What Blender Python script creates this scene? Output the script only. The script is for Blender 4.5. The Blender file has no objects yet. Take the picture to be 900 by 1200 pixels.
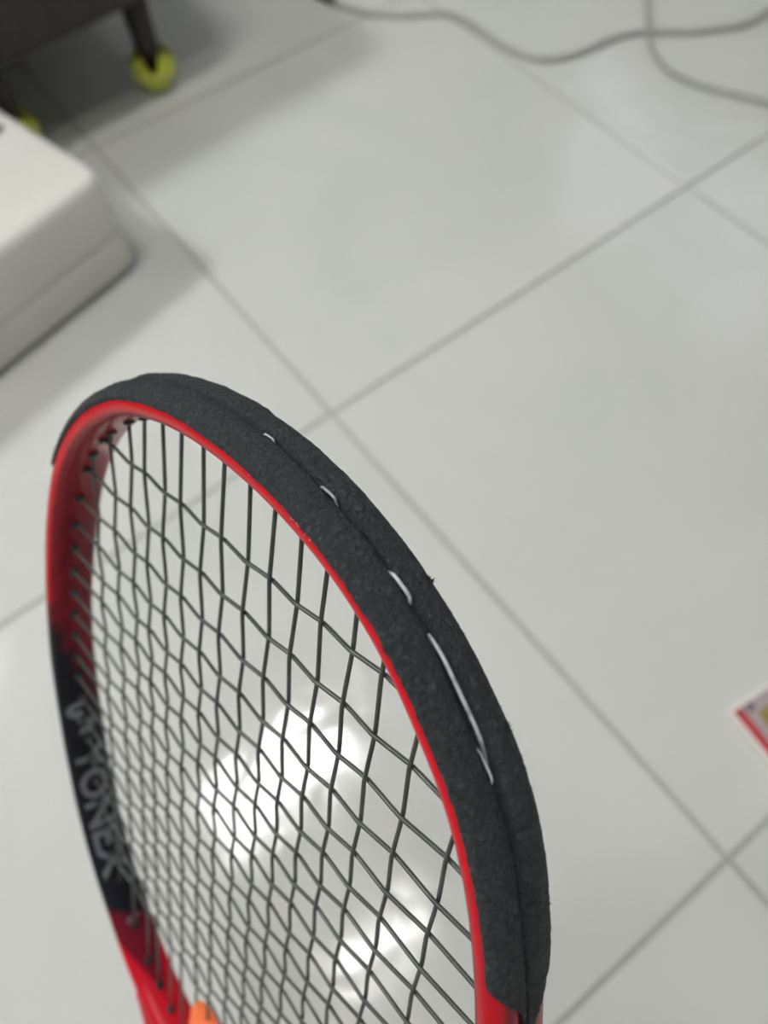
import bpy, bmesh, math, random
from mathutils import Matrix, Vector, noise
random.seed(3)
S = bpy.context.scene
COL = S.collection

# ------------------------------------------------------------------ camera
CAM = Vector((-0.24215, -0.45945, 0.74818))
RF = Matrix(((0.795159, -0.605518, -0.032712), (0.551505, 0.699695, 0.454168), (-0.252118, -0.379176, 0.890315)))
cd = bpy.data.cameras.new('camera'); cam = bpy.data.objects.new('camera', cd); COL.objects.link(cam)
cam.matrix_world = Matrix.Translation(CAM) @ RF.transposed().to_4x4()
cd.sensor_fit = 'VERTICAL'; cd.sensor_height = 36.0; cd.sensor_width = 27.0
cd.lens = 27.0                       # 900 px focal length on a 1200 px tall frame
cd.clip_start = 0.01; cd.clip_end = 50
cd.dof.use_dof = True; cd.dof.focus_distance = 0.205; cd.dof.aperture_fstop = 7.6
S.camera = cam

# ------------------------------------------------------------------ world, lights, exposure
w = bpy.data.worlds.new('world'); S.world = w; w.use_nodes = True
w.node_tree.nodes['Background'].inputs[0].default_value = (0.75, 0.8, 0.9, 1)
w.node_tree.nodes['Background'].inputs[1].default_value = 0.3
S.view_settings.view_transform = 'Standard'; S.view_settings.look = 'None'
S.view_settings.gamma = 1; S.view_settings.exposure = 0.0
LAMP_POWER = 34.5                    # radiance of the ceiling lamp panels over the racket
LAMP_ADDED = 2.6                    # the extra panel added over the bed, relative to those


def fl(px, py, z=0.0):
    """pixel of the photograph -> point at height z of the room"""
    d = RF.transposed() @ Vector(((px - 450) / 900, -(py - 600) / 900, -1.0))
    return CAM + d * ((z - CAM.z) / d.z)


# ------------------------------------------------------------------ materials
def mat(name, col=(0.8, 0.8, 0.8), rough=0.5, metal=0.0, spec=0.5, coat=0.0):
    m = bpy.data.materials.new(name); m.use_nodes = True
    b = m.node_tree.nodes['Principled BSDF']
    b.inputs['Base Color'].default_value = (*col, 1); b.inputs['Roughness'].default_value = rough
    b.inputs['Metallic'].default_value = metal; b.inputs['Specular IOR Level'].default_value = spec
    b.inputs['Coat Weight'].default_value = coat
    return m, m.node_tree, b


def N(nt, typ, **kw):
    n = nt.nodes.new(typ)
    for k, v in kw.items():
        if k in n.inputs: n.inputs[k].default_value = v
        else: setattr(n, k, v)
    return n


def ramp(nt, fac, stops):
    r = nt.nodes.new('ShaderNodeValToRGB'); e = r.color_ramp.elements
    e[0].position, e[0].color = stops[0][0], (*stops[0][1], 1)
    e[1].position, e[1].color = stops[-1][0], (*stops[-1][1], 1)
    for p, c in stops[1:-1]:
        x = e.new(p); x.color = (*c, 1)
    nt.links.new(fac, r.inputs[0]); return r.outputs[0]


def coords(nt, scale=(1, 1, 1), world=False):
    mp = nt.nodes.new('ShaderNodeMapping'); mp.inputs['Scale'].default_value = scale
    if world: nt.links.new(nt.nodes.new('ShaderNodeNewGeometry').outputs['Position'], mp.inputs[0])
    else: nt.links.new(nt.nodes.new('ShaderNodeTexCoord').outputs['Object'], mp.inputs[0])
    return mp.outputs[0]


def bump(nt, b, height, strength=0.3, dist=0.001):
    n = nt.nodes.new('ShaderNodeBump'); n.inputs['Strength'].default_value = strength
    n.inputs['Distance'].default_value = dist
    nt.links.new(height, n.inputs['Height']); nt.links.new(n.outputs[0], b.inputs['Normal']); return n


def simple_noise_mat(name, c1, c2, scale, rough, bstr=0.0, bdist=0.001, detail=4, **kw):
    m, nt, b = mat(name, c1, rough, **kw)
    n = N(nt, 'ShaderNodeTexNoise', Scale=scale, Detail=detail); nt.links.new(coords(nt), n.inputs['Vector'])
    nt.links.new(ramp(nt, n.outputs[0], [(0.35, c1), (0.65, c2)]), b.inputs['Base Color'])
    if bstr: bump(nt, b, n.outputs[0], bstr, bdist)
    return m


# polished porcelain tile
m_tile, nt, b = mat('polished_porcelain', (0.6, 0.6, 0.57), 0.11)
wc = coords(nt, world=True)
oi = nt.nodes.new('ShaderNodeObjectInfo')
off = N(nt, 'ShaderNodeVectorMath', operation='ADD'); sc = N(nt, 'ShaderNodeVectorMath', operation='SCALE')
cb = nt.nodes.new('ShaderNodeCombineXYZ')
for i in range(3): nt.links.new(oi.outputs['Random'], cb.inputs[i])
nt.links.new(cb.outputs[0], sc.inputs[0]); sc.inputs['Scale'].default_value = 9.0
nt.links.new(wc, off.inputs[0]); nt.links.new(sc.outputs[0], off.inputs[1])
n1 = N(nt, 'ShaderNodeTexNoise', Scale=3.2, Detail=6, Roughness=0.6, Distortion=0.8)
nt.links.new(off.outputs[0], n1.inputs['Vector'])
c_t = ramp(nt, n1.outputs[0], [(0.3, (0.575, 0.592, 0.565)), (0.5, (0.612, 0.62, 0.597)), (0.7, (0.64, 0.638, 0.617))])
nt.links.new(c_t, b.inputs['Base Color'])
n2 = N(nt, 'ShaderNodeTexNoise', Scale=9.0, Detail=2.5, Roughness=0.5, Distortion=0.9); nt.links.new(wc, n2.inputs['Vector'])
bump(nt, b, n2.outputs[0], 1.0, 0.0022)
m_grout = simple_noise_mat('grey_grout', (0.37, 0.37, 0.355), (0.42, 0.42, 0.405), 60, 0.8)
m_wall = simple_noise_mat('white_wall_paint', (0.56, 0.56, 0.54), (0.59, 0.59, 0.57), 4, 0.8)
m_ceil = simple_noise_mat('white_ceiling_paint', (0.62, 0.62, 0.61), (0.65, 0.65, 0.64), 3, 0.9)

m_lamp, nt, b = mat('lamp_panel', (0.9, 0.9, 0.9), 0.5)
b.inputs['Emission Color'].default_value = (1.0, 0.975, 0.945, 1); b.inputs['Emission Strength'].default_value = LAMP_POWER
m_lamp_added = m_lamp.copy(); m_lamp_added.name = 'lamp_panel_added'
m_lamp_added.node_tree.nodes['Principled BSDF'].inputs['Emission Strength'].default_value = LAMP_POWER * LAMP_ADDED
m_lamp_added.node_tree.nodes['Principled BSDF'].inputs['Emission Color'].default_value = (0.97, 1.0, 0.985, 1)
m_daylight, nt, b = mat('daylight_pane', (0.5, 0.55, 0.6), 0.1)
b.inputs['Emission Color'].default_value = (0.86, 0.92, 1.0, 1); b.inputs['Emission Strength'].default_value = 1.1
m_lampframe, _, _ = mat('lamp_frame_white', (0.8, 0.8, 0.8), 0.4)

# glossy racket lacquer: red / near-black paint read from the painted attribute
m_paint, nt, b = mat('racket_lacquer', (0.5, 0.01, 0.02), 0.28, spec=0.16, coat=0.08)
b.inputs['Coat Roughness'].default_value = 0.2
at = nt.nodes.new('ShaderNodeAttribute'); at.attribute_name = 'paint'
nt.links.new(at.outputs['Color'], b.inputs['Base Color'])
nz = N(nt, 'ShaderNodeTexNoise', Scale=900, Detail=2); nt.links.new(coords(nt), nz.inputs['Vector'])
bump(nt, b, nz.outputs[0], 0.08, 0.0003)

# worn rubbery bumper guard
m_guard, nt, b = mat('scuffed_black_rubber', (0.02, 0.023, 0.028), 0.62, spec=0.45)
oc = coords(nt)
a1 = N(nt, 'ShaderNodeTexNoise', Scale=620, Detail=8, Roughness=0.75, Distortion=0.7); nt.links.new(oc, a1.inputs['Vector'])
a3 = N(nt, 'ShaderNodeTexNoise', Scale=90, Detail=5, Roughness=0.65); nt.links.new(oc, a3.inputs['Vector'])
dsc = N(nt, 'ShaderNodeVectorMath', operation='SCALE'); dsc.inputs['Scale'].default_value = 0.004; nt.links.new(a3.outputs['Color'], dsc.inputs[0])
dad = N(nt, 'ShaderNodeVectorMath', operation='ADD'); nt.links.new(oc, dad.inputs[0]); nt.links.new(dsc.outputs[0], dad.inputs[1])
a2 = N(nt, 'ShaderNodeTexVoronoi', Scale=430, feature='DISTANCE_TO_EDGE'); nt.links.new(dad.outputs[0], a2.inputs['Vector'])
crack = N(nt, 'ShaderNodeMapRange'); crack.inputs['From Max'].default_value = 0.22; nt.links.new(a2.outputs['Distance'], crack.inputs['Value'])
base = ramp(nt, a1.outputs[0], [(0.30, (0.008, 0.011, 0.014)), (0.52, (0.024, 0.030, 0.036)), (0.72, (0.085, 0.10, 0.112))])
mc = N(nt, 'ShaderNodeMix', data_type='RGBA'); mc.inputs['A'].default_value = (0.008, 0.010, 0.013, 1)
big = N(nt, 'ShaderNodeMath', operation='MULTIPLY_ADD', use_clamp=True); nt.links.new(crack.outputs[0], big.inputs[0]); big.inputs[1].default_value = 0.45; big.inputs[2].default_value = 0.55
nt.links.new(big.outputs[0], mc.inputs['Factor']); nt.links.new(base, mc.inputs['B']); nt.links.new(mc.outputs['Result'], b.inputs['Base Color'])
mx = N(nt, 'ShaderNodeMath', operation='MULTIPLY_ADD'); nt.links.new(a3.outputs[0], mx.inputs[0]); mx.inputs[1].default_value = 1.5
nt.links.new(a1.outputs[0], mx.inputs[2])
mx2 = N(nt, 'ShaderNodeMath', operation='MULTIPLY_ADD'); nt.links.new(crack.outputs[0], mx2.inputs[0]); mx2.inputs[1].default_value = 0.35
nt.links.new(mx.outputs[0], mx2.inputs[2])
bump(nt, b, mx2.outputs[0], 1.0, 0.0009)

m_string, nt, b = mat('dark_grey_string', (0.05, 0.058, 0.052), 0.32, spec=0.6)
n = N(nt, 'ShaderNodeTexNoise', Scale=120, Detail=2); nt.links.new(coords(nt), n.inputs['Vector'])
nt.links.new(ramp(nt, n.outputs[0], [(0.3, (0.036, 0.042, 0.037)), (0.7, (0.062, 0.07, 0.062))]), b.inputs['Base Color'])
m_whitestring = simple_noise_mat('pale_worn_string', (0.16, 0.18, 0.2), (0.55, 0.57, 0.6), 200, 0.25, spec=0.7)
m_grommet = simple_noise_mat('black_grommet_plastic', (0.006, 0.007, 0.008), (0.012, 0.013, 0.015), 200, 0.45)
m_letter = simple_noise_mat('grey_blue_print', (0.115, 0.13, 0.155), (0.15, 0.165, 0.19), 300, 0.35, coat=0.3)
m_scratch = simple_noise_mat('pale_scratch', (0.55, 0.5, 0.5), (0.7, 0.62, 0.62), 300, 0.6)
m_grip = simple_noise_mat('black_grip_tape', (0.015, 0.015, 0.017), (0.03, 0.03, 0.033), 90, 0.75, 0.3, 0.0005)
m_orange = simple_noise_mat('orange_silicone', (0.85, 0.16, 0.045), (0.9, 0.2, 0.06), 60, 0.45)
m_box = simple_noise_mat('white_box_plastic', (0.66, 0.635, 0.60), (0.69, 0.665, 0.63), 8, 0.45)
m_dark = simple_noise_mat('dark_port_plastic', (0.02, 0.02, 0.02), (0.03, 0.03, 0.03), 30, 0.4)
m_cable = simple_noise_mat('grey_cable_sheath', (0.36, 0.355, 0.345), (0.41, 0.405, 0.395), 50, 0.5)
m_plug = simple_noise_mat('dark_brown_plug', (0.035, 0.02, 0.015), (0.05, 0.03, 0.022), 60, 0.5)

m_wood, nt, b = mat('dark_stained_wood', (0.03, 0.018, 0.012), 0.35)
n = N(nt, 'ShaderNodeTexNoise', Scale=14, Detail=6, Roughness=0.6); nt.links.new(coords(nt, (9, 9, 1)), n.inputs['Vector'])
nt.links.new(ramp(nt, n.outputs[0], [(0.3, (0.008, 0.005, 0.004)), (0.7, (0.024, 0.012, 0.009))]), b.inputs['Base Color'])
bump(nt, b, n.outputs[0], 0.1, 0.0005)

m_felt, nt, b = mat('yellow_green_felt', (0.5, 0.56, 0.06), 0.95)
n = N(nt, 'ShaderNodeTexNoise', Scale=180, Detail=4); nt.links.new(coords(nt), n.inputs['Vector'])
nt.links.new(ramp(nt, n.outputs[0], [(0.3, (0.48, 0.53, 0.03)), (0.7, (0.62, 0.66, 0.06))]), b.inputs['Base Color'])
b.inputs['Sheen Weight'].default_value = 0.4
bump(nt, b, n.outputs[0], 0.6, 0.001)
m_mattress = simple_noise_mat('dark_brown_blanket', (0.05, 0.03, 0.02), (0.08, 0.05, 0.035), 30, 0.9)
m_cream = simple_noise_mat('cream_rubber_seam', (0.6, 0.6, 0.5), (0.65, 0.65, 0.55), 60, 0.7)
m_card_white = simple_noise_mat('white_card_edge', (0.78, 0.73, 0.70), (0.82, 0.78, 0.75), 60, 0.5)
m_card_red = simple_noise_mat('red_print', (0.36, 0.03, 0.04), (0.48, 0.05, 0.06), 60, 0.35)
m_card_gold = simple_noise_mat('olive_gold_print', (0.22, 0.17, 0.04), (0.3, 0.24, 0.07), 90, 0.35)
m_card_grey = simple_noise_mat('grey_pink_print', (0.34, 0.30, 0.31), (0.46, 0.36, 0.38), 70, 0.35)
m_card_black = simple_noise_mat('dark_grey_print', (0.12, 0.12, 0.13), (0.16, 0.16, 0.17), 70, 0.35)


# ------------------------------------------------------------------ helpers
def link(name, me, m=None, parent=None, smooth=True):
    o = bpy.data.objects.new(name, me); COL.objects.link(o)
    if m: me.materials.append(m)
    if smooth:
        for p in me.polygons: p.use_smooth = True
    if parent: o.parent = parent
    return o


def from_py(name, v, f, m, parent=None, smooth=True):
    me = bpy.data.meshes.new(name); me.from_pydata([tuple(x) for x in v], [], f); me.validate(); me.update()
    return link(name, me, m, parent, smooth)


def from_bm(name, bm, m, parent=None, smooth=False):
    me = bpy.data.meshes.new(name); bmesh.ops.recalc_face_normals(bm, faces=bm.faces); bm.to_mesh(me); bm.free()
    return link(name, me, m, parent, smooth)


def tag(o, label, cat, group=None):
    o['label'] = label; o['category'] = cat
    if group: o['group'] = group
    return o


def struct(o):
    o['kind'] = 'structure'; return o


def thing(name, label, cat, loc=(0, 0, 0), rz=0.0, group=None):
    o = bpy.data.objects.new(name, None); COL.objects.link(o); o.empty_display_size = 0.05
    o.location = loc; o.rotation_euler = (0, 0, rz); return tag(o, label, cat, group)


def box_bm(c, d, bev=0.0, seg=2, taper=None):
    bm = bmesh.new(); bmesh.ops.create_cube(bm, size=1)
    for v in bm.verts:
        k = 1.0
        if taper is not None and v.co.z < 0: k = taper
        v.co = Vector((v.co.x * d[0] * k + c[0], v.co.y * d[1] * k + c[1], v.co.z * d[2] + c[2]))
    if bev: bmesh.ops.bevel(bm, geom=list(bm.edges), offset=bev, segments=seg, profile=0.6, affect='EDGES')
    return bm


def tube_data(pts, r, n=8, cap=True):
    """swept tube; r a float or list"""
    pts = [Vector(p) for p in pts]; V = []; F = []
    up = None
    for i, p in enumerate(pts):
        t = (pts[min(i + 1, len(pts) - 1)] - pts[max(i - 1, 0)]).normalized()
        if up is None: up = t.orthogonal().normalized()
        up = (up - t * up.dot(t)).normalized(); sd = t.cross(up)
        rr = r[i] if isinstance(r, (list, tuple)) else r
        for k in range(n):
            a = 2 * math.pi * k / n; V.append(p + (up * math.cos(a) + sd * math.sin(a)) * rr)
    for i in range(len(pts) - 1):
        for k in range(n):
            F.append((i * n + k, i * n + (k + 1) % n, (i + 1) * n + (k + 1) % n, (i + 1) * n + k))
    if cap:
        F.append(tuple(range(n))[::-1]); F.append(tuple((len(pts) - 1) * n + k for k in range(n)))
    return V, F


def tube(name, pts, r, m, parent=None, n=8):
    V, F = tube_data(pts, r, n); return from_py(name, V, F, m, parent)


def catmull(P, n, closed=False):
    out = []; L = len(P); P = [Vector(p) for p in P]
    rng = range(L) if closed else range(L - 1)
    for i in rng:
        if closed: a, b_, c, d = P[(i - 1) % L], P[i], P[(i + 1) % L], P[(i + 2) % L]
        else: a, b_, c, d = P[max(i - 1, 0)], P[i], P[i + 1], P[min(i + 2, L - 1)]
        for k in range(n):
            t = k / n
            out.append(0.5 * ((2 * b_) + (c - a) * t + (2 * a - 5 * b_ + 4 * c - d) * t * t + (3 * b_ - a - 3 * c + d) * t ** 3))
    if not closed: out.append(P[-1])
    return out


# ------------------------------------------------------------------ room
T = 0.6
X0, X1, Y0, Y1, H = -1.8, 2.4, -1.8, 2.4, 2.6
floor = struct(from_bm('floor', box_bm(((X0 + X1) / 2, (Y0 + Y1) / 2, -0.0267), (X1 - X0, Y1 - Y0, 0.05), 0), m_grout))
tb = box_bm((0, 0, -0.006), (T - 0.0052, T - 0.0052, 0.012), 0.0003, 1)
tile_me = bpy.data.meshes.new('tile'); tb.to_mesh(tile_me); tb.free(); tile_me.materials.append(m_tile)
for i in range(round(X0 / T), round(X1 / T)):
    for j in range(round(Y0 / T), round(Y1 / T)):
        o = bpy.data.objects.new('tile', tile_me); COL.objects.link(o); o.parent = floor
        o.location = ((i + .5) * T, (j + .5) * T, 0)
struct(from_bm('wall_left', box_bm((X0 - .05, (Y0 + Y1) / 2, H / 2), (.1, Y1 - Y0, H)), m_wall))
struct(from_bm('wall_right', box_bm((X1 + .05, (Y0 + Y1) / 2, H / 2), (.1, Y1 - Y0, H)), m_wall))
struct(from_bm('wall_back', box_bm(((X0 + X1) / 2, Y1 + .05, H / 2), (X1 - X0 + .2, .1, H)), m_wall))
struct(from_bm('wall_front', box_bm(((X0 + X1) / 2, Y0 - .05, H / 2), (X1 - X0 + .2, .1, H)), m_wall))
struct(from_bm('ceiling', box_bm(((X0 + X1) / 2, (Y0 + Y1) / 2, H + .05), (X1 - X0 + .2, Y1 - Y0 + .2, .1)), m_ceil))


def ceiling_lamp(x, y, label, w_=.62, d_=.34, m_=None):
    t = thing('ceiling_lamp', label, 'lamp', (x, y, H))
    from_bm('lamp_panel', box_bm((0, 0, -.022), (w_, d_, .016), .004), m_ or m_lamp, t)
    for sx, sy, dx, dy in ((0, d_ / 2 + .01, w_ + .04, .02), (0, -d_ / 2 - .01, w_ + .04, .02), (w_ / 2 + .01, 0, .02, d_), (-w_ / 2 - .01, 0, .02, d_)):
        from_bm('frame', box_bm((sx, sy, -.016), (dx, dy, .032), .002), m_lampframe, t)


ceiling_lamp(-.38, .20, 'flat white ceiling lamp panel between the bed and the racket', .60, .29)
ceiling_lamp(-.42, -.50, 'small flat white ceiling lamp panel right above the racket', .46, .15)
ceiling_lamp(-1.52, 1.52, 'added square ceiling lamp panel over the bed, extra light from the back left', .42, .42, m_lamp_added)  # extra lamp added to brighten the floor, its reflection kept out of view
# daylight window in the right wall
struct(from_bm('window_1', box_bm((X1 - .006, 1.0, 1.75), (.012, 1.3, .9), 0), m_daylight))
for yy, zz, dy, dz in ((.32, 1.75, .06, 1.02), (1.68, 1.75, .06, 1.02), (1.0, 1.27, 1.42, .06), (1.0, 2.23, 1.42, .06), (1.0, 1.75, .04, .9)):
    struct(from_bm('trim_1', box_bm((X1 - .02, yy, zz), (.04, dy, dz), .003), m_lampframe))

# ------------------------------------------------------------------ tennis racket (local frame in mm around the string bed)
RW = Matrix(((0.138737, 0.456812, -0.878678), (-0.937548, 0.346378, 0.032044), (0.318993, 0.819357, 0.476338)))
TW = Vector((-0.28812, -0.39754, 0.42188))
BUTT = -497.0
rk = thing('tennis_racket', 'red and black tennis racket with dark strings and a scuffed black bumper guard, tip up', 'racket')
rk.matrix_world = Matrix.Translation(TW + RW @ Vector((0, BUTT / 1000, 0))) @ RW.to_4x4()


def L(x, y, z): return Vector((x / 1000, (y - BUTT) / 1000, z / 1000))


inner_pts = [(0, 169.5), (27, 167.5), (51, 161.5), (71.3, 151.1), (85.8, 138.4), (98.2, 125.9), (107.2, 111.5), (113.1, 98.6), (117.6, 85.8), (121.6, 72),
             (126.6, 52), (131, 32), (133.5, 10), (134.5, -12), (133.5, -35), (130, -62), (123, -92), (112, -120), (97, -143), (77, -163),
             (52, -180), (26, -189.5), (0, -192.5), (-26, -189.5), (-52, -181.5), (-75, -166), (-91, -147), (-106, -128), (-121, -96),
             (-129.5, -62), (-134.5, -30), (-136.5, -5), (-136, 14), (-134, 33), (-131, 52), (-127, 70), (-121.5, 87), (-114.5, 104), (-104, 121.5),
             (-92.5, 134.5), (-81, 144.5), (-66, 154.5), (-50, 162), (-26, 168)]
hoop = catmull([(x, y, 0) for x, y in inner_pts], 16, True)
# even arc-length resampling with smoothing
for _ in range(60):
    hoop = [(hoop[i - 1] + hoop[i] * 2 + hoop[(i + 1) % len(hoop)]) / 4 for i in range(len(hoop))]
cum = [0]
for i in range(len(hoop)): cum.append(cum[-1] + (hoop[(i + 1) % len(hoop)] - hoop[i]).length)
TOT = cum[-1]; NH = 720
HP = []
j = 0
for k in range(NH):
    s = TOT * k / NH
    while cum[j + 1] < s: j += 1
    t = (s - cum[j]) / (cum[j + 1] - cum[j]); HP.append(hoop[j].lerp(hoop[(j + 1) % len(hoop)], t))
HN = []
for k in range(NH):
    t = (HP[(k + 1) % NH] - HP[k - 1]).normalized(); HN.append(Vector((-t.y, t.x, 0)))   # clockwise path: left normal is outward
if HN[0].y < 0: HN = [-n for n in HN]


def at(k, n, z):
    """point of the hoop: station k (float), n mm outward from the inner contour, z mm across the beam"""
    i = int(math.floor(k)) % NH; f = k - math.floor(k); i2 = (i + 1) % NH
    p = HP[i].lerp(HP[i2], f); nn = HN[i].lerp(HN[i2], f).normalized()
    tip = max(0.0, min(1.0, (p.y - 115) / 48)); tip = tip * tip * (3 - 2 * tip)
    rf = max(0.0, min(1.0, (p.x - 10) / 60)); rf = 1 - rf * rf * (3 - 2 * rf)
    if n > 0: n *= 1 + 0.15 * tip * (.15 + .85 * rf) + (0.07 * (1 - tip) if p.x < 0 else 0)      # the beam is a little deeper over the tip
    if n > 1 and p.x > 40: n += 0.9 * min(1.0, (p.x - 40) / 40) * min(1.0, n - 1)
    if z < 0: z *= 1.10 + (0.10 if p.x < 0 and p.y > 30 else 0) * min(1, max(0, (p.y - 30) / 40))
    return p + nn * n + Vector((0, 0, z))


# section of the graphite beam, counter-clockwise (n, z)
half = [(0, 0), (0.1, 2), (0.3, 4), (0.8, 6.2), (1.4, 8.0), (2.4, 9.3), (3.8, 10.1), (5.4, 10.3), (7.0, 9.9), (8.3, 8.9), (9.3, 7.2), (9.9, 5.2), (10.1, 3.2), (9.6, 1.9), (9.0, 1.0), (8.9, 0)]
sec = half + [(a, -c) for a, c in half[-2:0:-1]]
RED = (0.56, 0.004, 0.012); NAVY = (0.009, 0.009, 0.016); MAROON = (0.15, 0.006, 0.018)


def mixc(a, b_, t):
    t = max(0.0, min(1.0, t)); return tuple(a[i] * (1 - t) + b_[i] * t for i in range(3))


def paint(x, y, z, n=9):
    """lacquer design: red hoop, near-black sides with diagonal red streaks where the colours meet"""
    u = y - 3.2 * z * (1 if z > 0 else .9)
    t_top = (12 - u) / 26                                        # red -> black going down the side
    st = 0.5 + 0.5 * math.sin((y + 1.9 * z) * 0.30 + 0.6 * math.sin(y * .07))
    st2 = noise.noise(Vector((x * .02, (y + 1.6 * z) * .11, 3)))
    c = mixc(RED, MAROON, min(1, max(0, (128 - y) / 45)) * (0.55 + .35 * st) * (1 if z < 6.5 else .35))
    if n < 2.6: c = mixc(c, MAROON, .62)  # inner wall darkened in the colour, mixed towards maroon
    k = t_top + 0.30 * (st - .5) + .5 * st2
    c = mixc(c, NAVY, k)
    if 0.0 < t_top < 1.4: c = mixc(c, (0.16, .006, .02), 0.6 * max(0, st2 + .2) * (1 if abs(z) < 7 else .3))
    e = (-150 + 0.4 * z - y) / 4.0                                # black -> maroon -> red at the lower end
    c = mixc(c, MAROON, e)
    e2 = (-180 + 1.7 * abs(z + 1) - y) / 3.5
    c = mixc(c, (0.52, .006, .018), e2)
    return c


def loft(name, m, ks, section_at, closed_sec=True, closed_path=False, parent=None, colour=False):
    V = []; F = []; C = []; m_ = None
    for k in ks:
        s = section_at(k); m_ = len(s)
        for n, z in s:
            p = at(k, n, z); V.append(L(p.x, p.y, p.z)); C.append((p.x, p.y, z, n))
    R = len(ks)
    for i in range(R if closed_path else R - 1):
        for q in range(m_ if closed_sec else m_ - 1):
            a = i * m_ + q; b_ = i * m_ + (q + 1) % m_; c = ((i + 1) % R) * m_ + (q + 1) % m_; d = ((i + 1) % R) * m_ + q
            F.append((a, b_, c, d))
    if not closed_path and closed_sec:
        F.append(tuple(range(m_))[::-1]); F.append(tuple((R - 1) * m_ + q for q in range(m_)))
    bm = bmesh.new(); vs = [bm.verts.new(v) for v in V]
    for f in F: bm.faces.new([vs[i] for i in f])
    bmesh.ops.recalc_face_normals(bm, faces=bm.faces)
    me = bpy.data.meshes.new(name); bm.to_mesh(me); bm.free()
    if colour:
        ca = me.color_attributes.new('paint', 'FLOAT_COLOR', 'POINT')
        for i, p in enumerate(C): ca.data[i].color = (*paint(*p), 1)
    return link(name, me, m, parent)


def dense(sc, n=2):
    out = []
    for i in range(len(sc)):
        a = sc[i]; b_ = sc[(i + 1) % len(sc)]
        for k in range(n): out.append((a[0] + (b_[0] - a[0]) * k / n, a[1] + (b_[1] - a[1]) * k / n))
    return out


sec2 = dense(sec, 2)
frame = loft('frame', m_paint, list(range(NH)), lambda k: sec2, closed_path=True, parent=rk, colour=True)

# ---- bumper guard: a profile walked from the near edge over the crest to the far edge
gp = [(5.0, 9.9), (5.3, 10.9), (6.9, 10.95), (7.8, 10.75), (8.8, 10.3), (9.8, 9.3), (10.6, 7.9), (11.2, 6.2), (11.55, 4.4), (11.6, 2.6), (11.3, 1.3), (10.7, 0.65), (9.6, 0.5),
      (9.3, 0.0), (9.6, -0.5), (10.5, -0.65), (11.1, -1.3), (11.4, -2.6), (11.3, -4.4), (10.9, -6.2), (10.2, -7.9), (9.3, -9.2), (8.2, -10.1), (7.2, -10.4), (6.6, -9.6)]
gacc = [0]
for a, b_ in zip(gp, gp[1:]): gacc.append(gacc[-1] + math.hypot(b_[0] - a[0], b_[1] - a[1]))
GC = gacc[13]


def gprof(s):
    s = max(0, min(gacc[-1], s))
    for i in range(len(gp) - 1):
        if s <= gacc[i + 1]:
            t = (s - gacc[i]) / (gacc[i + 1] - gacc[i]); return Vector((gp[i][0] + (gp[i + 1][0] - gp[i][0]) * t, gp[i][1] + (gp[i + 1][1] - gp[i][1]) * t))
    return Vector(gp[-1])


def station(x, y):
    return min(range(NH), key=lambda k: (HP[k].x - x) ** 2 + (HP[k].y - y) ** 2)


def sgn(k): return k if k < NH / 2 else k - NH


def peel_at(k):
    """how far the far lip of the guard has lifted off the frame"""
    def sm(x): x = max(0, min(1, x)); return x * x * (3 - 2 * x)
    p = at(k, 0, 0); return 2.1 * sm((p.x - 66) / 32) * sm((kR - k) * mm / 70) if p.x > 0 else 0


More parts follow.
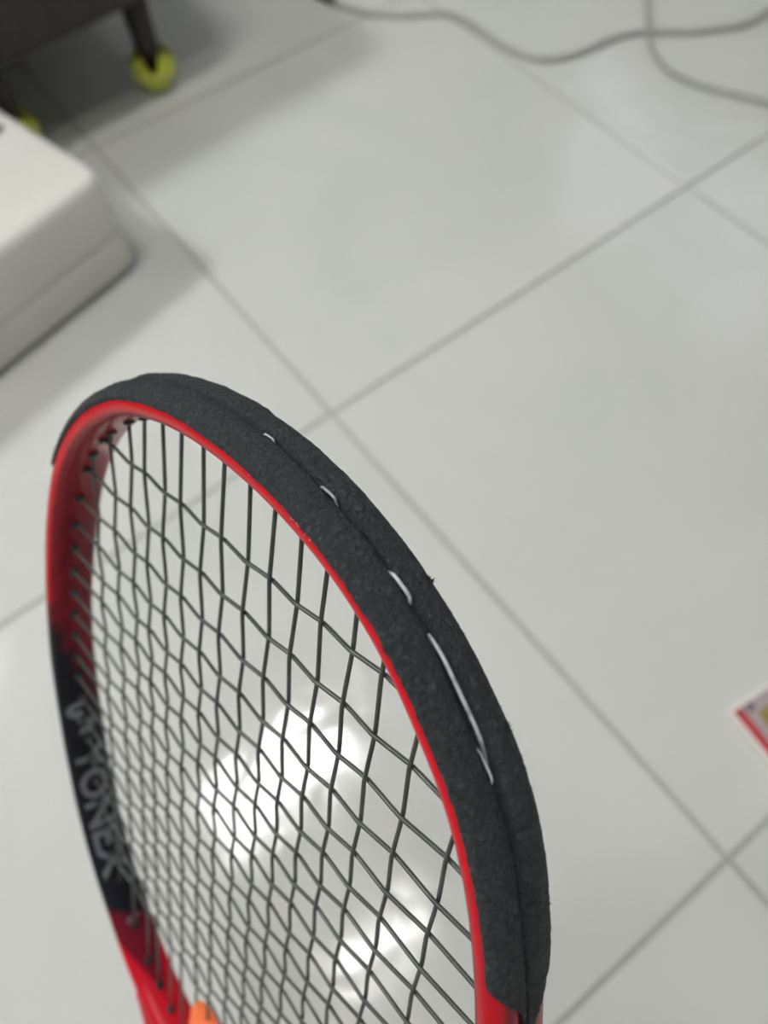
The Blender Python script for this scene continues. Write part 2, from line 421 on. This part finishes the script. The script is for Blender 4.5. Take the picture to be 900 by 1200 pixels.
kR = sgn(station(126, 58)); kL = sgn(station(-122, 86))            # guard runs from kL (left shoulder) over the tip to kR
mm = TOT / NH
NS = 72; gv = []; gf = []
ks = [kL + (kR - kL) * i / 900 for i in range(901)]
for k in ks:
    dR = (kR - k) * mm; dL = (k - kL) * mm
    def sm(x): x = max(0, min(1, x)); return x * x * (3 - 2 * x)
    wn = min(0.10 + .9 * sm((dR - 13) / 24), 0.06 + .94 * sm(dL / 46))      # near edge pulls in towards the groove at the ends
    wf = min(0.10 + .9 * sm((dR - 6) / 32), 0.3 + .7 * sm(dL / 30))
    Pk = at(k, 0, 0); peel = peel_at(k)
    tf = sm((Pk.y - 135) / 30) * sm((100 - abs(Pk.x + 5)) / 50)
    tg = sm((Pk.y - 140) / 22) * sm((62 - Pk.x) / 40)
    s_n = max(GC * (1 - wn), 3.2 - .5 * tf); s_f = GC + (gacc[-1] - GC) * wf
    for i in range(NS + 1):
        t = i / NS; s = s_n + (s_f - s_n) * t
        p = gprof(s); q = gprof(s + .05) - gprof(s - .05); q = q.normalized() if q.length else Vector((0, 1)); nn = Vector((-q.y, q.x))
        if nn.x < 0 and s > 2 and s < gacc[-1] - 2: nn = -nn
        dz = s - GC
        P = at(k, 0, 0)
        a = noise.noise(Vector((P.x * .09, P.y * .09, s * .22)))
        b2 = noise.noise(Vector((P.x * .42 + 9, P.y * .42, s * .55)))
        c2 = noise.noise(Vector((P.x * 1.1, P.y * 1.1 + 5, s * 1.2)))
        edge = min(t, 1 - t) * NS
        disp = (0.36 * a + 0.30 * b2 + 0.24 * c2) * (1 if edge > 2 else .35)
        # groove closes, opens and wanders along the tip; a torn stretch on the near right
        wob = 0.45 * noise.noise(Vector((k * .035, 0, 7)))
        z = p.y + (wob if abs(dz) < 5 else 0) + 0.12 * b2
        if abs(dz) < 4.2:
            xx = HP[int(k) % NH].x
            openf = 0.75 + 0.6 * max(0, noise.noise(Vector((k * .05, 4, 1)))) + (0.55 if 55 < xx < 97 else 0) + (0.5 if xx > 110 else 0)
            z = wob + (z - wob) * (openf if abs(dz) < 2.2 else 1 + (openf - 1) * (4.2 - abs(dz)) / 2.0)
        n_ = p.x + disp * max(.4, nn.x)
        if s > GC: n_ += (peel + .55 * tg) * min(1, (s - GC) / (5 if tg < .1 else 2.0))
        elif GC - s > .8: n_ -= .6 * tg * min(1, (GC - s - .8) / 1.5) * min(1, (s - s_n) / 3)
        if abs(dz) < 1.0: n_ -= .5 * tg
        if edge < 1 : n_ += 0.25 * c2; z += .5 * b2
        pt = at(k, n_, z); gv.append(L(pt.x, pt.y, pt.z))
    # underside of the strip
    for s in (s_f, (s_n + s_f) / 2, s_n):
        p = gprof(s); pt = at(k, min(p.x, 9.2) - 1.4, p.y * .9 if s != (s_n + s_f) / 2 else 0); gv.append(L(pt.x, pt.y, pt.z))
M = NS + 4
for i in range(len(ks) - 1):
    for q in range(M):
        gf.append((i * M + q, i * M + (q + 1) % M, (i + 1) * M + (q + 1) % M, (i + 1) * M + q))
gf.append(tuple(range(M))[::-1]); gf.append(tuple((len(ks) - 1) * M + q for q in range(M)))
bm = bmesh.new(); vs = [bm.verts.new(v) for v in gv]
for f in gf: bm.faces.new([vs[i] for i in f])
guard = from_bm('bumper_guard', bm, m_guard, rk, True)
guard['label'] = 'black bumper guard scuffed rough with a split centre groove'

# frayed burrs standing up along the far edge and at the torn groove
bm = bmesh.new()


def burr(k, n, z, size, q=6):
    if z < -2:
        n = [a + (c - a) * (z - b_) / (d - b_) for (a, b_), (c, d) in zip(gp[14:], gp[15:]) if d <= z <= b_ and b_ != d][0] + peel_at(k) + .25
    for _ in range(q):
        c = at(k + random.uniform(-.8, .8), n, z + random.uniform(-.6, .6))
        d = (Vector((HN[int(k) % NH].x, HN[int(k) % NH].y, 0)) + Vector((random.uniform(-.9, .9), random.uniform(-.9, .9), random.uniform(-.7, .7)))).normalized()
        s_ = d.orthogonal().normalized(); u_ = d.cross(s_)
        h_ = size * random.uniform(.6, 1.2); w_ = size * .28
        vv = [bm.verts.new(L(*(c - d * .5 + s_ * w_))), bm.verts.new(L(*(c - d * .5 - s_ * w_ * .6 + u_ * w_))), bm.verts.new(L(*(c - d * .5 - s_ * w_ * .6 - u_ * w_))),
              bm.verts.new(L(*(c + d * h_ + u_ * random.uniform(-.3, .3))))]
        for f in ((0, 1, 2), (0, 3, 1), (1, 3, 2), (2, 3, 0)): bm.faces.new([vv[i] for i in f])


kt = station(73, 158)
burr(station(66, 155), 10.2, -7.4, 1.5, 18)
for xx, yy, sz in ((94, 134, .7), (99, 127, .7), (101, 123, .5), (84, 143, .35), (60, 160, .4), (40, 168, .35), (20, 172, .35), (109, 111, .35), (114, 100, .35), (-20, 172, .35)):
    burr(station(xx, yy), 10.0, -7.4, sz * 1.5, 7)
for i in range(150): burr(random.uniform(kL + 30, kR - 30), 10.2, random.uniform(-8.6, -6), random.uniform(.15, .5), 2)
for i in range(40): burr(random.uniform(station(70, 153), station(118, 88)), 11.0, random.choice((-1, 1)) * random.uniform(.6, 1.2), random.uniform(.15, .35), 2)
for xx in (62, 79, 84): burr(station(xx, 150 if xx < 70 else 142), 11.3, 0.9, .45, 5)
from_bm('frayed_burrs', bm, m_guard, rk)['kind'] = 'stuff'

# pale bits of string seen in the groove  (stations found on the hoop)


def groove_string(x0, y0, x1, y1, n=11.1, z=0.0, r=.62):
    a, b_ = station(x0, y0), station(x1, y1); pts = []
    c = max(4, abs(b_ - a))
    for i in range(c + 1):
        t = i / c; k = a + (b_ - a) * t
        p = at(k, n - 1.6 * (2 * t - 1) ** 4, z + .25 * math.sin(t * 5)); pts.append(L(*p))
    o = tube('outer_string', pts, r / 1000 * .8, m_whitestring, rk, 8); o['label'] = 'pale bare string showing in the guard groove'


groove_string(11, 172, 18, 171.5, 11.2, .6, .4)
groove_string(36, 168.5, 43, 166, 11.3, .5, .5)
groove_string(61, 159, 69, 154.5, 11.5, .3, .65)
groove_string(75.5, 150.5, 96.5, 129.5, 11.6, 0.0, .68)
groove_string(93, 133, 99, 126, 11.7, 1.1, .45)

# ---- strings
MX = [-99.85, -83.09, -68.43, -56.59, -44.12, -31.71, -18.87, -6.69, 6.67, 19.51, 31.59, 43.66, 56.09, 68.63, 83.1, 100.1]
CY = [136.82, 116.78, 98.8, 82.29, 67.23, 53.19, 39.53, 25.91, 12.21, -1.46, -14.81, -27.85, -40.8, -53.78, -66.8, -80, -93.8, -108, -123]
HS = 0.62; RS = 0.69


def hoop_y(x, top):
    best = None
    for k in range(NH):
        a, b_ = HP[k], HP[(k + 1) % NH]
        if (a.x - x) * (b_.x - x) <= 0 and a.x != b_.x:
            y = a.y + (b_.y - a.y) * (x - a.x) / (b_.x - a.x)
            if best is None or (y > best if top else y < best): best = y
    return best


def hoop_x(y, right):
    best = None
    for k in range(NH):
        a, b_ = HP[k], HP[(k + 1) % NH]
        if (a.y - y) * (b_.y - y) <= 0 and a.y != b_.y:
            x = a.x + (b_.x - a.x) * (y - a.y) / (b_.y - a.y)
            if best is None or (x > best if right else x < best): best = x
    return best


def weave(knots):
    """smooth in-between points for a woven string: knots (pos, height)"""
    out = []
    for (a, ha), (b_, hb) in zip(knots, knots[1:]):
        for q in range(8):
            t = q / 8; s_ = t * t * (3 - 2 * t); out.append((a + (b_ - a) * t, ha + (hb - ha) * (0.12 * s_ + .88 * t)))
    out.append(knots[-1]); return out


ends = []
for i, x in enumerate(MX, 1):
    y0, y1 = hoop_y(x, False), hoop_y(x, True)
    kn = [(y0 - 6, 0), (y0, 0)] + [(y, (-HS if (i + j_) % 2 == 0 else HS)) for j_, y in sorted(enumerate(CY, 1), key=lambda q: q[1]) if y0 + 3 < y < y1 - 3] + [(y1, 0), (y1 + 6, 0)]
    tube('main_string', [L(x, a, h) for a, h in weave(kn)], RS / 1000, m_string, rk, 8)
    ends += [(x, y0, (0, -1)), (x, y1, (0, 1))]
for j_, y in enumerate(CY, 1):
    x0, x1 = hoop_x(y, False), hoop_x(y, True)
    kn = [(x0 - 6, 0), (x0, 0)] + [(x, (HS if (i + j_) % 2 == 0 else -HS)) for i, x in enumerate(MX, 1) if x0 + 3 < x < x1 - 3] + [(x1, 0), (x1 + 6, 0)]
    tube('cross_string', [L(a, y, h) for a, h in weave(kn)], RS / 1000, m_string, rk, 8)
    ends += [(x0, y, (-1, 0)), (x1, y, (1, 0))]
for x, y, _ in ends:
    k = station(x, y); a, b_ = at(k, 3.5, 0), at(k, -1.1, 0)
    a = Vector((x, y, 0)) + HN[k] * 3; b_ = Vector((x, y, 0)) - HN[k] * 1.0; c = b_ - HN[k] * .25
    tube('grommet', [L(*a), L(*b_), L(*c)], [.00215, .00215, .0016], m_grommet, rk, 12)

# ---- lettering and emblem on the inner wall of the left side (wrapped on the lacquer)
kc = station(-137, -5)


def inner_n(z):
    z = abs(z)
    for (a, za), (b_, zb) in zip(half, half[1:]):
        if za <= z <= zb and zb > za: return a + (b_ - a) * (z - za) / (zb - za)
    return 1.4


def text_on_hoop(name, body, k0, k1, zc, hgt, thicken=0.0):
    cu = bpy.data.curves.new(name, 'FONT'); cu.body = body; cu.size = 1; cu.align_x = 'LEFT'; cu.offset = thicken
    o = bpy.data.objects.new(name, cu); COL.objects.link(o); bpy.context.view_layer.update()
    me = bpy.data.meshes.new_from_object(o.evaluated_get(bpy.context.evaluated_depsgraph_get()))
    bpy.data.objects.remove(o); bpy.data.curves.remove(cu)
    bm = bmesh.new(); bm.from_mesh(me); bpy.data.meshes.remove(me)
    bmesh.ops.triangulate(bm, faces=bm.faces)
    for _ in range(3): bmesh.ops.subdivide_edges(bm, edges=[e for e in bm.edges if e.calc_length() > .07], cuts=1); bmesh.ops.triangulate(bm, faces=bm.faces)
    xs = [v.co.x for v in bm.verts]; ys = [v.co.y for v in bm.verts]; ax, bx = min(xs), max(xs); ay, by = min(ys), max(ys)
    for v in bm.verts:
        u = (v.co.x - ax) / (bx - ax); t = (v.co.y - ay) / (by - ay)
        k = k0 + (k1 - k0) * u; z = zc + hgt * (.5 - t)             # letter tops point to the far side
        p = at(k, inner_n(z) - .12, z); v.co = L(*p)
    return from_bm(name, bm, m_letter, rk, False)


kk0 = station(-130, -58); kk1 = station(-101, -134)
lt = text_on_hoop('brand_lettering', 'YONEX', kk0, kk1, 0.3, 14.5, .03)
lt['label'] = 'grey blue letters YONEX printed on the inner side'
# emblem: two linked rounded hooks
bm = bmesh.new()


def hoop_patch(bm, pts):
    vv = [bm.verts.new(L(*at(kb, inner_n(z) - .12, z))) for kb, z in pts]
    return vv


def ribbon(bm, path, wd):
    n_ = len(path); prev = None
    for i, (u, v) in enumerate(path):
        a = path[max(i - 1, 0)]; c = path[min(i + 1, n_ - 1)]; dx, dy = c[0] - a[0], c[1] - a[1]; l_ = math.hypot(dx, dy); nx, ny = -dy / l_, dx / l_
        w_ = wd[i] if isinstance(wd, list) else wd
        row = []
        for q in (-1, -.5, 0, .5, 1):
            uu, vv_ = u + nx * w_ * q, v + ny * w_ * q
            z = max(-9, min(9, vv_)); row.append(bm.verts.new(L(*at(kem + uu / mm * DIR, inner_n(z) - .12, z))))
        if prev:
            for q in range(4): bm.faces.new((prev[q], prev[q + 1], row[q + 1], row[q]))
        prev = row


DIR = 1 if sgn(kk1) > sgn(kk0) else -1
if kk0 > NH / 2: DIR = 1 if kk1 > kk0 else -1
kem = station(-134, -40)
for cu_, sg in ((-5.2, 1), (5.4, -1)):
    path = []; wd = []
    for i in range(25):
        a = math.radians(-30 + 250 * i / 24)
        path.append((cu_ + 3.1 * math.cos(a), (2.2 if sg > 0 else 1.0) + sg * 4.0 * math.sin(a))); wd.append(2.7 - 1.5 * i / 24)
    ribbon(bm, path, wd)
em = from_bm('brand_emblem', bm, m_letter, rk, False); em['label'] = 'grey blue emblem of two linked hooks above the letters'
# small model-mark chips lower down the same side
bm = bmesh.new(); kem = station(-86, -152)
ribbon(bm, [(0, 1), (1.5, 2), (3, 3.4)], [1.0, .9, .8]); ribbon(bm, [(2, -2), (1, -4)], .6)
from_bm('print_mark', bm, m_letter, rk, False)

# pale scratches on the red lacquer beside the guard end and nicks on the front rim
bm = bmesh.new()
for i in range(16):
    k = station(124, 66) + random.uniform(-14, 16); z = random.uniform(-8.5, -4); n_ = 9.9 - max(0, abs(z) - 5) * .45
    a = at(k, n_ + .1, z); b_ = at(k + random.uniform(.8, 3), n_ + .1, z + random.uniform(.5, 1.6)); w_ = Vector((0, 0, .09))
    v = [bm.verts.new(L(*p)) for p in (a - w_, a + w_, b_ + w_, b_ - w_)]; bm.faces.new(v)
from_bm('scratches', bm, m_scratch, rk)['kind'] = 'stuff'
bm = bmesh.new()
for (x, y) in ((40, 167), (45, 165), (41, 166.6), (21, 171)):
    k = station(x, y)
    for _ in range(5):
        p = L(*(at(k + random.uniform(-1.5, 1.5), 6.2 + random.uniform(-.5, .5), 10.45))); r_ = random.uniform(.08, .2) / 1000
        bmesh.ops.create_icosphere(bm, subdivisions=1, radius=r_, matrix=Matrix.Translation(p))
from_bm('paint_chips', bm, m_scratch, rk)['kind'] = 'stuff'

# ---- throat, shaft, handle (below the picture)
for sx in (-1, 1):
    pts = catmull([(sx * 62, -186, 0), (sx * 50, -215, 0), (sx * 32, -252, 0), (sx * 15, -290, 0), (sx * 10, -325, 0)], 8)
    V, F = tube_data([L(*p) for p in pts], [.0085 - .0015 * i / 32 for i in range(33)], 14)
    V = [Vector((v.x, v.y, v.z * 1.25)) for v in V]; from_py('throat_arm', V, F, m_grommet if 0 else m_paint, rk)
for o in list(rk.children):
    if o.name.startswith('throat_arm'):
        ca = o.data.color_attributes.new('paint', 'FLOAT_COLOR', 'POINT')
        for i in range(len(o.data.vertices)): ca.data[i].color = (*RED, 1)
V = []; F = []
prof = [(-490, 17.5), (-486, 18.5), (-478, 18.5), (-470, 16.5), (-330, 15.2), (-318, 15.0), (-312, 12.5), (-300, 12)]
bm = bmesh.new(); rings = []
for y, r in prof[3:]:
    rings.append([bm.verts.new(L(r * math.cos(math.pi * (2 * q + 1) / 8) * 1.0, y, r * .92 * math.sin(math.pi * (2 * q + 1) / 8))) for q in range(8)])
for a, b_ in zip(rings, rings[1:]):
    for q in range(8): bm.faces.new((a[q], a[(q + 1) % 8], b_[(q + 1) % 8], b_[q]))
bm.faces.new(rings[0]); bm.faces.new(rings[-1]); from_bm('grip', bm, m_grip, rk)
bm = bmesh.new(); rings = []
for y, r in [(-497, 13), (-495.5, 17)] + prof[:4]:
    rings.append([bm.verts.new(L(r * math.cos(2 * math.pi * q / 16), y, r * .94 * math.sin(2 * math.pi * q / 16))) for q in range(16)])
for a, b_ in zip(rings, rings[1:]):
    for q in range(16): bm.faces.new((a[q], a[(q + 1) % 16], b_[(q + 1) % 16], b_[q]))
bm.faces.new(rings[0]); bm.faces.new(rings[-1]); from_bm('butt_cap', bm, m_grommet, rk, True)

# ---- orange vibration dampener clipped into the string bed
dm = bmesh.new(); bmesh.ops.create_uvsphere(dm, u_segments=24, v_segments=14, radius=1)
for v in dm.verts:
    e = 0.6
    f = lambda q: math.copysign(abs(q) ** e, q)
    v.co = Vector((f(v.co.x) * 15.5 / 1000, f(v.co.y) * (6.5 + 1.2 * math.cos(v.co.x * 6)) / 1000, f(v.co.z) * 5.0 / 1000))
damp = thing('vibration_dampener', 'orange rubber vibration dampener between the strings at the racket throat', 'dampener')
damp.matrix_world = Matrix.Translation(TW + RW @ Vector((-.0035, -.1435, 0))) @ RW.to_4x4()
from_bm('body', dm, m_orange, damp, True)
for sy in (-1, 1):
    bmq = bmesh.new(); bmesh.ops.create_uvsphere(bmq, u_segments=12, v_segments=8, radius=.003, matrix=Matrix.Translation((sy * .009, 0, .0038)))
    from_bm('knob', bmq, m_orange, damp, True)

# ------------------------------------------------------------------ white box at the left
bx_ang = math.radians(13.5)
corner = Vector((-.057, .350, 0))
bx = thing('storage_box', 'white plastic box with a seam round its side, by the chair legs', 'box', corner, bx_ang)
Lx, Ly = .46, .245


def rbox(x0, x1, y0, y1, z0, z1, r, rt, rb):
    """rounded-plan box with rounded top and bottom rims"""
    bm = bmesh.new(); rings = []
    lev = [(z0, rb)] + [(z0 + rb * (1 - math.cos(a)), rb * (1 - math.sin(a))) for a in [math.radians(d) for d in (30, 60, 90)]]
    lev += [(z1 - rt * (1 - math.sin(a)), rt * (1 - math.cos(a))) for a in [math.radians(d) for d in (0, 22, 45, 67, 90)]]
    for z, ins in lev:
        ring = []
        for cx, cy, a0 in ((x1 - r, y1 - r, 0), (x0 + r, y1 - r, 90), (x0 + r, y0 + r, 180), (x1 - r, y0 + r, 270)):
            for d in range(0, 91, 10):
                a = math.radians(a0 + d); rr = max(r - ins, .0005)
                ring.append(bm.verts.new((cx + rr * math.cos(a), cy + rr * math.sin(a), z)))
        rings.append(ring)
    for a, b_ in zip(rings, rings[1:]):
        n_ = len(a)
        for q in range(n_): bm.faces.new((a[q], a[(q + 1) % n_], b_[(q + 1) % n_], b_[q]))
    bm.faces.new(rings[0][::-1]); bm.faces.new(rings[-1]); return bm


from_bm('lower_shell', rbox(-Lx, .000, 0, Ly, .004, .064, .024, .003, .014), m_box, bx, True)
from_bm('upper_shell', rbox(-Lx, .000, 0, Ly, .0655, .145, .024, .014, .003), m_box, bx, True)
from_bm('seam', rbox(-Lx + .002, -.002, .002, Ly - .002, .062, .0675, .02, .001, .001), m_grout, bx, True)
for px_, py_ in ((-.03, .03), (-Lx + .03, .03), (-.03, Ly - .03), (-Lx + .03, Ly - .03)):
    f_ = bmesh.new(); bmesh.ops.create_cone(f_, cap_ends=True, segments=16, radius1=.008, radius2=.008, depth=.006, matrix=Matrix.Translation((px_, py_, .003)))
    from_bm('foot', f_, m_dark, bx)
hp = fl(-3, 152, .145); hl = Matrix.Rotation(-bx_ang, 3, 'Z') @ (hp - corner)
f_ = bmesh.new(); bmesh.ops.create_cone(f_, cap_ends=True, segments=20, radius1=.008, radius2=.0075, depth=.002, matrix=Matrix.Translation((hl.x, hl.y, .1455)))
from_bm('button', f_, m_dark, bx, True)


# ------------------------------------------------------------------ chairs with tennis balls on their legs
def tennis_ball(p, rz, label, group=None):
    t = thing('tennis_ball', label, 'ball', (p.x, p.y, 0), rz, group)
    R_ = .0335; bm = bmesh.new(); rings = []
    NA = 48; NB = 22
    for i in range(NB + 1):
        ring = []
        for q in range(NA):
            ph = 2 * math.pi * q / NA
            th0 = math.radians(40 + 42 * abs(math.cos(2 * ph)) ** 3)
            th = th0 + (math.pi - .02 - th0) * i / NB
            fl_ = 1 + .03 * max(0, 1 - i / 4)
            ring.append(bm.verts.new((R_ * fl_ * math.sin(th) * math.cos(ph), R_ * fl_ * math.sin(th) * math.sin(ph), R_ + R_ * math.cos(th))))
        rings.append(ring)
    for a, b_ in zip(rings, rings[1:]):
        for q in range(NA): bm.faces.new((a[q], b_[q], b_[(q + 1) % NA], a[(q + 1) % NA]))
    bm.faces.new(rings[-1])
    o = from_bm('felt', bm, m_felt, t, True)
    sm_ = o.modifiers.new('thickness', 'SOLIDIFY'); sm_.thickness = .003; sm_.offset = -1
    pts = []
    for i in range(61):
        a = 2 * math.pi * i / 60; th = math.radians(105 + 22 * math.cos(2 * a)); pts.append(Vector((math.sin(th) * math.cos(a), math.sin(th) * math.sin(a), math.cos(th))) * (R_ + .0001) + Vector((0, 0, R_)))
    tube('seam', pts, .0008, m_cream, t, 6)


p1 = fl(179, 77, .0335); p2 = fl(18, 155, .0335)
BA = math.radians(4)
bed = thing('bed', 'dark wooden bed whose legs stand in slit tennis balls, at the top left corner', 'bed', (p1.x, p1.y, 0), BA)
BI = Matrix.Rotation(-BA, 3, 'Z')
q2 = BI @ Vector((p2.x - p1.x, p2.y - p1.y, 0))
legs = [Vector((0, 0, 0)), q2, Vector((-1.5, 0, 0)), Vector((0, 1.5, 0)), Vector((q2.x, 1.5, 0)), Vector((-1.5, 1.5, 0))]


def plan_bm(x0, x1, y0, y1, z0, z1, r, bev):
    return rbox(x0, x1, y0, y1, z0, z1, r, bev, bev)


for p in legs:
    V, F = tube_data([p + Vector((0, 0, z)) for z in (.012, .03, .06, .10, .16)], [.0135, .0155, .0175, .019, .020], 12)
    from_py('leg', V, F, m_wood, bed)
from_bm('bed_frame', plan_bm(-1.56, .10, -.045, 1.56, .145, .31, .05, .008), m_wood, bed, True)
from_bm('mattress', plan_bm(-1.53, .07, -.015, 1.53, .312, .37, .08, .02), m_mattress, bed, True)
balls = ['yellow-green tennis ball slit over a bed leg, standing in full view', 'yellow-green tennis ball mostly hidden behind the white box',
         'tennis ball under the front left corner of the bed', 'tennis ball under the rear right corner of the bed',
         'tennis ball under the middle of the rear side of the bed', 'tennis ball under the rear left corner of the bed']
for p, lb, rr in zip(legs, balls, (-22, -10, 4, 4, 4, 4)):
    w_ = BI.transposed() @ p + Vector((p1.x, p1.y, 0)); tennis_ball(w_, math.radians(rr), lb, 'tennis balls under the bed legs')

# ------------------------------------------------------------------ cables
def cable(pix, z, r, name, parent, off=0.0):
    P = [fl(x, y, z) for x, y in pix]; P = [Vector((p.x, p.y, z)) for p in P]
    P = catmull(P, 8)
    if off:
        Q = []
        for i, p in enumerate(P):
            t = (P[min(i + 1, len(P) - 1)] - P[max(i - 1, 0)]).normalized(); Q.append(p + Vector((-t.y, t.x, 0)) * (off + .0035 * math.sin(i * .11)))
        P = Q
    return tube(name, P, r, m_cable, parent, 8)


c1 = thing('power_cord', 'grey twin cable winding across the tiles along the top edge', 'cable', (0, 0, 0))
line1 = [(388, 3), (420, 14), (455, 19), (490, 18), (520, 15), (545, 22), (575, 42), (602, 60), (630, 70), (655, 70), (685, 61), (715, 46), (740, 38), (770, 36), (810, 37), (850, 34), (880, 28), (905, 12), (925, -8)]
cable(line1, .0036, .0030, 'strand', c1, .0034)
cable(line1, .0036, .0030, 'strand', c1, -.0034)
pa = fl(393, 2, .008); pb = fl(372, -9, .008)
pl = tube('plug', [pa, pa.lerp(pb, .15), pa.lerp(pb, .3), pa.lerp(pb, 1), pb + (pb - pa) * .1], [.003, .0045, .0078, .0078, .006], m_plug, c1, 14); pl['label'] = 'dark brown plug end'
c2 = thing('thin_cord', 'thin grey cable curving down to the right edge of the picture', 'cable', (0, 0, 0))
cable([(745, -30), (757, -4), (759, 20), (760, 44), (768, 64), (785, 82), (812, 95), (840, 104), (870, 111), (905, 119), (940, 124)], .0105, .0028, 'strand', c2)

# ------------------------------------------------------------------ printed packet at the right edge
A = fl(853, 833, .012); B = fl(900, 790, .012); C_ = fl(900, 903, .012)
ang = math.atan2(B.y - A.y, B.x - A.x)
ang2 = math.atan2(C_.y - A.y, C_.x - A.x)
rot = (ang + ang2 + math.pi / 2) / 2
pk = thing('printed_packet', 'flat red, gold and white printed packet cut by the right edge', 'packet', (A.x, A.y, 0), rot)
PW, PH = .14, -.20
from_bm('case', box_bm((PW / 2, PH / 2, .006), (PW, abs(PH), .012), .0012), m_card_white, pk)


def decal(name, x0, x1, y0, y1, m, z=.0121):
    from_bm(name, box_bm(((x0 + x1) / 2, -(y0 + y1) / 2, z), (x1 - x0, y1 - y0, .0004)), m, pk)


decal('red_stripe', .0035, .0125, .0035, .19, m_card_red)
decal('picture', .0125, .135, .0035, .19, m_card_grey)
decal('gold_panel', .022, .06, .016, .07, m_card_gold, .0124)
decal('dark_patch', .016, .024, .0045, .012, m_card_black, .0125)
decal('red_panel', .06, .13, .016, .07, m_card_red, .0124)
